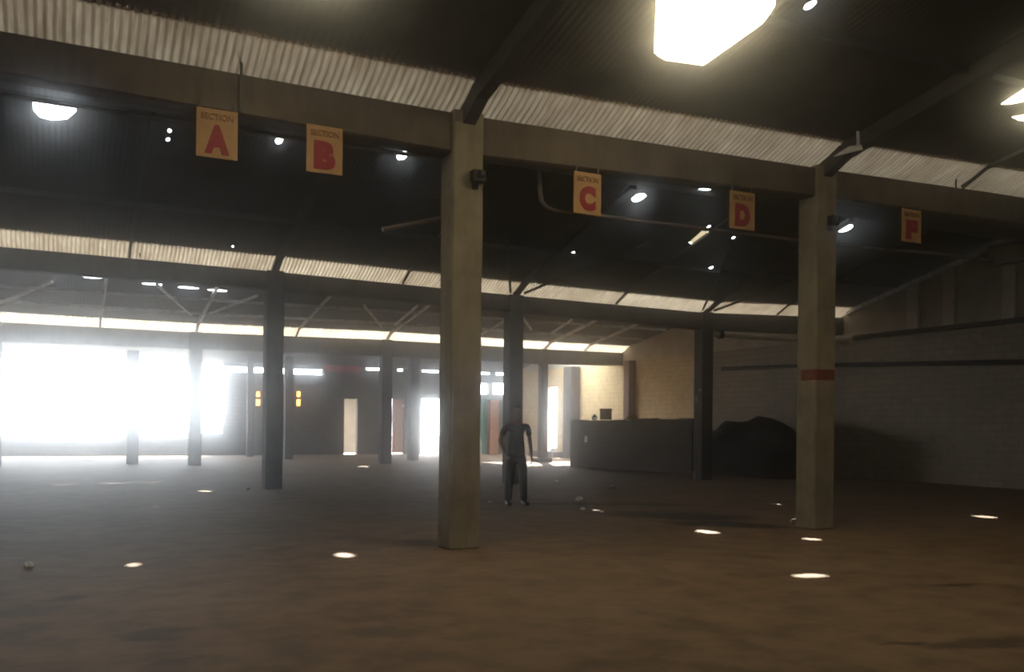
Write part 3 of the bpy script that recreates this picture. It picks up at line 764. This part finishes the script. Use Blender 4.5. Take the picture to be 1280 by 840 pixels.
# ------------------------------------------------------------------ doors, windows and clutter of the back wall
def frame(name, r, m, t=.07, dep=.3, lab=None, bottom=True, v=None):
    bm = bmesh.new(); v = v4+.12 if v is None else v
    box(bm, (r[0]+t/2, v, (r[2]+r[3])/2), (t, dep, r[3]-r[2])); box(bm, (r[1]-t/2, v, (r[2]+r[3])/2), (t, dep, r[3]-r[2])); box(bm, ((r[0]+r[1])/2, v, r[3]-t/2), (r[1]-r[0], dep, t))
    if bottom: box(bm, ((r[0]+r[1])/2, v, r[2]+t/2), (r[1]-r[0], dep, t))
    o = obj(name, bm, m); o['kind'] = 'structure'
    if lab: o['label'] = lab
    return o
frame('door_1', d1, M['concrete_dark'], .06, lab='narrow pale doorway in the back wall', bottom=False)
o2 = frame('door_2', d2, M['brown_wood'], .07, lab='doorway with an orange brown door leaf', bottom=False)
bm = bmesh.new(); w = d2[1]-d2[0]; box(bm, (d2[0]+w*.58, v4+.16, d2[3]*.5+.0), (w*.72, .05, d2[3]-.14), bev=.01)
for zc in (.28, .72): box(bm, (d2[0]+w*.58, v4+.13, d2[3]*zc), (w*.5, .03, d2[3]*.34), bev=.01)
obj('door_leaf', bm, M['orange_wood'], o2)
bm = bmesh.new(); ellipsoid(bm, (d2[0]+w*.9, v4+.09, d2[3]*.86), (.12, .05, .10), 10); tag(obj('door_sticker', bm, M['paper'], o2), 'white round sticker')
frame('door_3', d3, M['concrete_dark'], .06, lab='bright white doorway in the back wall', bottom=False)
for k, r in enumerate(wb): frame('window_%d' % (k+1), r, M['concrete_dark'], .05, lab='bright window in the band behind the person')
frame('window_4', slit, M['concrete_dark'], .04, lab='long bright slit window high in the back wall')
for k, (a, b) in enumerate(((vent[0], vent[1]), (vent[2], vent[3]))):
    o = frame('window_%d' % (5+k), [a[0]-.05, a[1]+.05, b[2]-.05, a[3]+.05], M['brown_wood'], .05, .26, lab='small amber two-light vent, %s' % ('left' if k == 0 else 'right'))
    for r in (a, b):
        bm = bmesh.new(); box(bm, ((r[0]+r[1])/2, v4+.1, (r[2]+r[3])/2), (r[1]-r[0], .012, r[3]-r[2])); obj('pane', bm, M['amber'], o)
# red board under the eaves
r = R4(405, 452, 455, 465, v4-.2); bm = bmesh.new(); box(bm, ((r[0]+r[1])/2, v4-.06, (r[2]+r[3])/2), (r[1]-r[0], .06, r[3]-r[2]), Matrix.Rotation(.012, 4, 'Y'), bev=.01)
tag(obj('red_board', bm, M['red']), 'long dull red board high on the back wall beside the slit window', 'board')
r = R4(600, 614, 497, 572, v4-.2); bm = bmesh.new(); w, h = r[1]-r[0], r[3]
box(bm, ((r[0]+r[1])/2, v4-.06, h/2+.02), (w, .05, h-.04), bev=.01)
for k in range(3): box(bm, (r[0]+w*(k+.5)/3, v4-.095, h/2), (w/3*.8, .03, h*.9), bev=.01)
o = obj('door_4', bm, M['green']); o['kind'] = 'structure'; o['label'] = 'green painted door below the window band'
r = R4(612, 623, 500, 572, v4-.5); bm = bmesh.new(); box(bm, ((r[0]+r[1])/2, v4-.4, r[3]/2), (r[1]-r[0], .3, r[3]), bev=.02); tag(obj('timber_board', bm, M['orange_wood']), 'orange brown upright board beside the green door', 'board')
q = G(604, 569); heap('sack_heap', (q.x, v4-.9, 0), (.5, .4), 1.15, 21, M['sack'], 'pale sack leaning before the green door', 'sack')
r = R4(655, 672, 497, 580, v4-.3); bm = bmesh.new(); box(bm, ((r[0]+r[1])/2, v4-.1, r[3]/2), (r[1]-r[0], .12, r[3]), bev=.01); o = tag(obj('door_panel', bm, M['plaster']), 'grey upright panel behind the plinth column', 'panel')

# litter on the floor, and one white lump standing in for a sun spot
for k, (px, py, s, lab) in enumerate(((826, 590, .09, 'crumpled white paper scrap near the papered column'), (765, 609, .05, 'tiny paper scrap on the floor before the low wall'), (724, 626, .085, 'small white lump standing in for a sun spot right of the person'), (728, 637, .05, 'tiny paper scrap beside the dark floor stain'),
        (612, 628, .04, 'tiny pale scrap left of the person'), (310, 612, .05, 'tiny pale scrap left of the glare-hazed column'), (36, 708, .05, 'dull scrap on the floor at far left'), (696, 602, .05, 'tiny scrap on the floor behind the person'))):
    bm = bmesh.new(); bmesh.ops.create_icosphere(bm, subdivisions=2, radius=s)
    for v in bm.verts: v.co *= 1+.5*noise.noise(v.co*30+Vector((k, 0, 0))); v.co.z = max(v.co.z*.55, -s*.4)
    zmin = min(v.co.z for v in bm.verts); o = tag(obj('paper_scrap', bm, M['paper']), lab, 'litter', 'scraps on the floor'); g = G(px, py); o.location = (g.x, g.y, -zmin)

# ------------------------------------------------------------------ person
def skin_mesh(verts, edges, radii, sub=2, root=0):
    me = bpy.data.meshes.new('s'); me.from_pydata(verts, edges, []); o = bpy.data.objects.new('s', me); C.objects.link(o)
    md = o.modifiers.new('Skin', 'SKIN'); md.use_smooth_shade = True; md.branch_smoothing = .4
    for v, r in zip(me.skin_vertices[0].data, radii): v.radius = r if isinstance(r, tuple) else (r, r); v.use_root = False
    me.skin_vertices[0].data[root].use_root = True
    sb = o.modifiers.new('Sub', 'SUBSURF'); sb.levels = sub; sb.render_levels = sub
    bpy.context.view_layer.update()
    m2 = bpy.data.meshes.new_from_object(o.evaluated_get(bpy.context.evaluated_depsgraph_get())); bpy.data.objects.remove(o)
    bm = bmesh.new(); bm.from_mesh(m2); return bm
def graph(chains):
    verts, radii, edges, ix = [], [], [], {}
    for ch in chains:
        prev = None
        for p, r in ch:
            key = tuple(round(x, 4) for x in p)
            if key not in ix: ix[key] = len(verts); verts.append(p); radii.append(r)
            if prev is not None and prev != ix[key]: edges.append((prev, ix[key]))
            prev = ix[key]
    return verts, edges, radii
PH = 1.78
pf = G(645, 632)
person = empty('person', (pf.x, pf.y, 0), math.atan2(-pf.x, pf.y)*1.0 + .25)    # local -Y looks towards the viewer
tag(person, 'person in a dark navy shirt and black trousers standing before a column', 'person')
LS, RS = (-.20, .0, 1.43), (.20, .0, 1.43)
LE, LW = (-.30, .03, 1.16), (-.25, -.12, .95)
RE, RW = (.255, .04, 1.15), (.27, -.03, .90)
def hand(w, e, sgn):
    w, e = Vector(w), Vector(e); dr = (w-e).normalized(); side = Vector((0, -1, 0)) - dr*dr.dot(Vector((0, -1, 0))); side.normalize(); inn = dr.cross(side)*sgn
    ch = []; palm = w+dr*.05
    ch.append([(tuple(w), (.026, .020)), (tuple(palm), (.034, .018))])
    for k, ln in enumerate((.078, .088, .082, .064)):
        b = palm+dr*.035+side*(.030-.02*k)
        ch.append([(tuple(palm), (.034, .018)), (tuple(b), .011), (tuple(b+dr*ln*.45+inn*.008), .0095), (tuple(b+dr*ln*.8+inn*.026), .009), (tuple(b+dr*ln+inn*.042), .008)])
    t = w+dr*.028+side*.028
    ch.append([(tuple(w+dr*.0), (.026, .020)), (tuple(t), .013), (tuple(t+dr*.035+side*.018), .011), (tuple(t+dr*.062+side*.018+inn*.012), .0095)])
    return ch
chains = [[((0, .0, .96), (.15, .105)), ((0, .01, 1.10), (.135, .10)), ((0, .015, 1.26), (.155, .11)), ((0, .015, 1.40), (.14, .095)), ((0, .012, 1.48), (.075, .07)), ((0, .0, 1.545), (.056, .056)), ((0, -.012, 1.61), (.058, .068))]]
for s, Sh, El, Wr in ((-1, LS, LE, LW), (1, RS, RE, RW)):
    chains.append([((0, .015, 1.40), (.14, .095)), (Sh, .058), (tuple((Vector(Sh)*.5+Vector(El)*.5)), .047), (El, .040), (tuple(Vector(El)*.5+Vector(Wr)*.5), .037), (Wr, (.026, .020))])
    chains += hand(Wr, El, s)
    hp, kn, an = (s*.095, .0, .90), (s*.125, -.015, .50), (s*.145, .02, .085)
    chains.append([((0, .0, .96), (.15, .105)), (hp, .088), (tuple((Vector(hp)+Vector(kn))/2), .075), (kn, .056), ((s*.137, .015, .34), .053), (an, .036), ((s*.15, -.04, .050), (.030, .026)), ((s*.157, -.11, .040), (.028, .018))])
bm = skin_mesh(*graph(chains))
# head with a face
hc = Vector((0, -.018, 1.675))
ellipsoid(bm, hc, (.073, .094, .112), 28)
ellipsoid(bm, hc+Vector((0, -.025, -.065)), (.052, .066, .052), 20)            # jaw
tube(bm, [hc+Vector((0, -.086, .018)), hc+Vector((0, -.106, -.014)), hc+Vector((0, -.098, -.030))], [.008, .014, .015], 8)   # nose
ellipsoid(bm, hc+Vector((0, -.090, -.055)), (.026, .010, .010), 10)              # lips
ellipsoid(bm, hc+Vector((0, -.086, .030)), (.055, .012, .010), 10)               # brow
for s in (-1, 1): ellipsoid(bm, hc+Vector((s*.074, .008, -.005)), (.010, .020, .032), 10)
body = obj('body', bm, M['skin'], person, True)
rm = body.modifiers.new('Remesh', 'REMESH'); rm.mode = 'VOXEL'; rm.voxel_size = .0065; rm.use_smooth_shade = True
sm = body.modifiers.new('Smooth', 'SMOOTH'); sm.factor = .5; sm.iterations = 3
for s in (-1, 1):
    bm = bmesh.new(); ellipsoid(bm, hc+Vector((s*.028, -.088, .010)), (.012, .007, .007), 10); obj('eye', bm, M['black'], person, True)
bm = bmesh.new(); vs = ellipsoid(bm, hc+Vector((0, .012, .022)), (.080, .095, .104), 26)
bmesh.ops.delete(bm, geom=[v for v in bm.verts if (v.co.y < hc.y-.045 and v.co.z < hc.z+.062) or v.co.z < hc.z-.055], context='VERTS')
obj('hair', bm, M['hair'], person, True)
# clothes, a little outside the body
sh = [[((0, .0, .86), (.175, .128)), ((0, .0, .95), (.172, .126)), ((0, .01, 1.10), (.158, .120)), ((0, .015, 1.26), (.172, .126)), ((0, .015, 1.39), (.158, .112)), ((0, .012, 1.475), (.088, .082))]]
for Sh, El in ((LS, LE), (RS, RE)):
    m_ = tuple(Vector(Sh)*.28+Vector(El)*.72)
    sh.append([((0, .015, 1.39), (.158, .112)), (tuple(Vector(Sh)+Vector((0, 0, -.012))), .066), (tuple(Vector(Sh)*.6+Vector(El)*.4), .060), (m_, .058)])
obj('shirt', skin_mesh(*graph(sh)), M['shirt'], person, True)
tr = [[((0, .0, .985), (.160, .118)), ((0, .0, .90), (.165, .125))]]
for s in (-1, 1):
    tr.append([((0, .0, .90), (.165, .125)), (tuple((s*.10, .0, .82)), .105), ((s*.115, -.008, .66), .094), ((s*.125, -.012, .50), .078), ((s*.137, .012, .30), .074), ((s*.146, .018, .07), .070)])
obj('trousers', skin_mesh(*graph(tr)), M['trousers'], person, True)
for s in (-1, 1):
    bm = skin_mesh(*graph([[((s*.144, .08, .05), (.05, .052)), ((s*.148, .02, .055), (.058, .060)), ((s*.152, -.05, .05), (.056, .056)), ((s*.160, -.13, .042), (.054, .042)), ((s*.166, -.20, .034), (.042, .030))]]))
    zm = min(v.co.z for v in bm.verts)
    for v in bm.verts: v.co.z -= zm
    obj('shoe', bm, M['shoes'], person, True)
person.scale = (1.06, 1.06, 1.06)

# ------------------------------------------------------------------ haze in the hall
t = NT('dusty_haze'); vsc = t.n('VolumeScatter'); vsc.inputs['Color'].default_value = (.95, .95, .95, 1); vsc.inputs['Density'].default_value = HAZE_D; vsc.inputs['Anisotropy'].default_value = HAZE_G
t.l(vsc.outputs[0], t.out.inputs['Volume'])
bm = bmesh.new(); box(bm, ((uL+uR)/2, (-3+v4)/2, 3.0), (uR-uL-.02, v4+3-.02, 6.4))
tag(obj('haze', bm, t.m), 'dusty haze filling the hall', 'haze', kind='stuff')

# ------------------------------------------------------------------ light
wd = bpy.data.worlds.new('World'); bpy.context.scene.world = wd; wd.use_nodes = True
bg = wd.node_tree.nodes['Background']; bg.inputs['Color'].default_value = (.86, .94, 1.0, 1); bg.inputs['Strength'].default_value = SKY_S
L_ = bpy.data.lights.new('sun', 'SUN'); L_.energy = SUN_S; L_.angle = math.radians(.53); L_.color = (1, .95, .86)
so = bpy.data.objects.new('sun', L_); C.objects.link(so); so.rotation_euler = SUN.to_track_quat('-Z', 'Y').to_euler(); so.location = (0, 0, 30)
def portal(c, sx, sy, rot):
    l = bpy.data.lights.new('portal', 'AREA'); l.shape = 'RECTANGLE'; l.size = sx; l.size_y = sy; l.cycles.is_portal = True
    o = bpy.data.objects.new('daylight_portal', l); C.objects.link(o); o.location = c; o.rotation_euler = rot
portal(((big[0]+big[1])/2, v4+.3, (big[2]+big[3])/2), big[1]-big[0], big[3]-big[2], (-pi/2, 0, 0))
portal((-.2, vF-.3, 1.2), 1.6, 2.4, (pi/2, 0, 0))

# ------------------------------------------------------------------ camera
cam = bpy.data.cameras.new('camera'); co = bpy.data.objects.new('camera', cam); C.objects.link(co)
cam.sensor_width = 36; cam.sensor_fit = 'HORIZONTAL'; cam.lens = 36*F/1280; cam.shift_y = (CY-420)/1280; cam.clip_start = .05; cam.clip_end = 500
r_ = RT*cos(ROLL)+UP*sin(ROLL); u_ = UP*cos(ROLL)-RT*sin(ROLL)
co.matrix_world = Matrix(((r_.x, u_.x, -FW.x, 0), (r_.y, u_.y, -FW.y, 0), (r_.z, u_.z, -FW.z, H), (0, 0, 0, 1)))
sc = bpy.context.scene; sc.camera = co
sc.view_settings.view_transform = 'Standard'; sc.view_settings.look = 'None'; sc.view_settings.gamma = 1; sc.view_settings.exposure = 0; sc.view_settings.use_curve_mapping = False
cy = sc.cycles; cy.use_denoising = True
try: cy.denoiser = 'OPENIMAGEDENOISE'
except Exception: pass
cy.max_bounces = 8; cy.diffuse_bounces = 4; cy.volume_bounces = 2; cy.transmission_bounces = 4; cy.transparent_max_bounces = 8
cy.sample_clamp_indirect = 6.0; cy.caustics_reflective = False; cy.caustics_refractive = False
cy.filter_width = 2.2
bpy.context.view_layer.update()
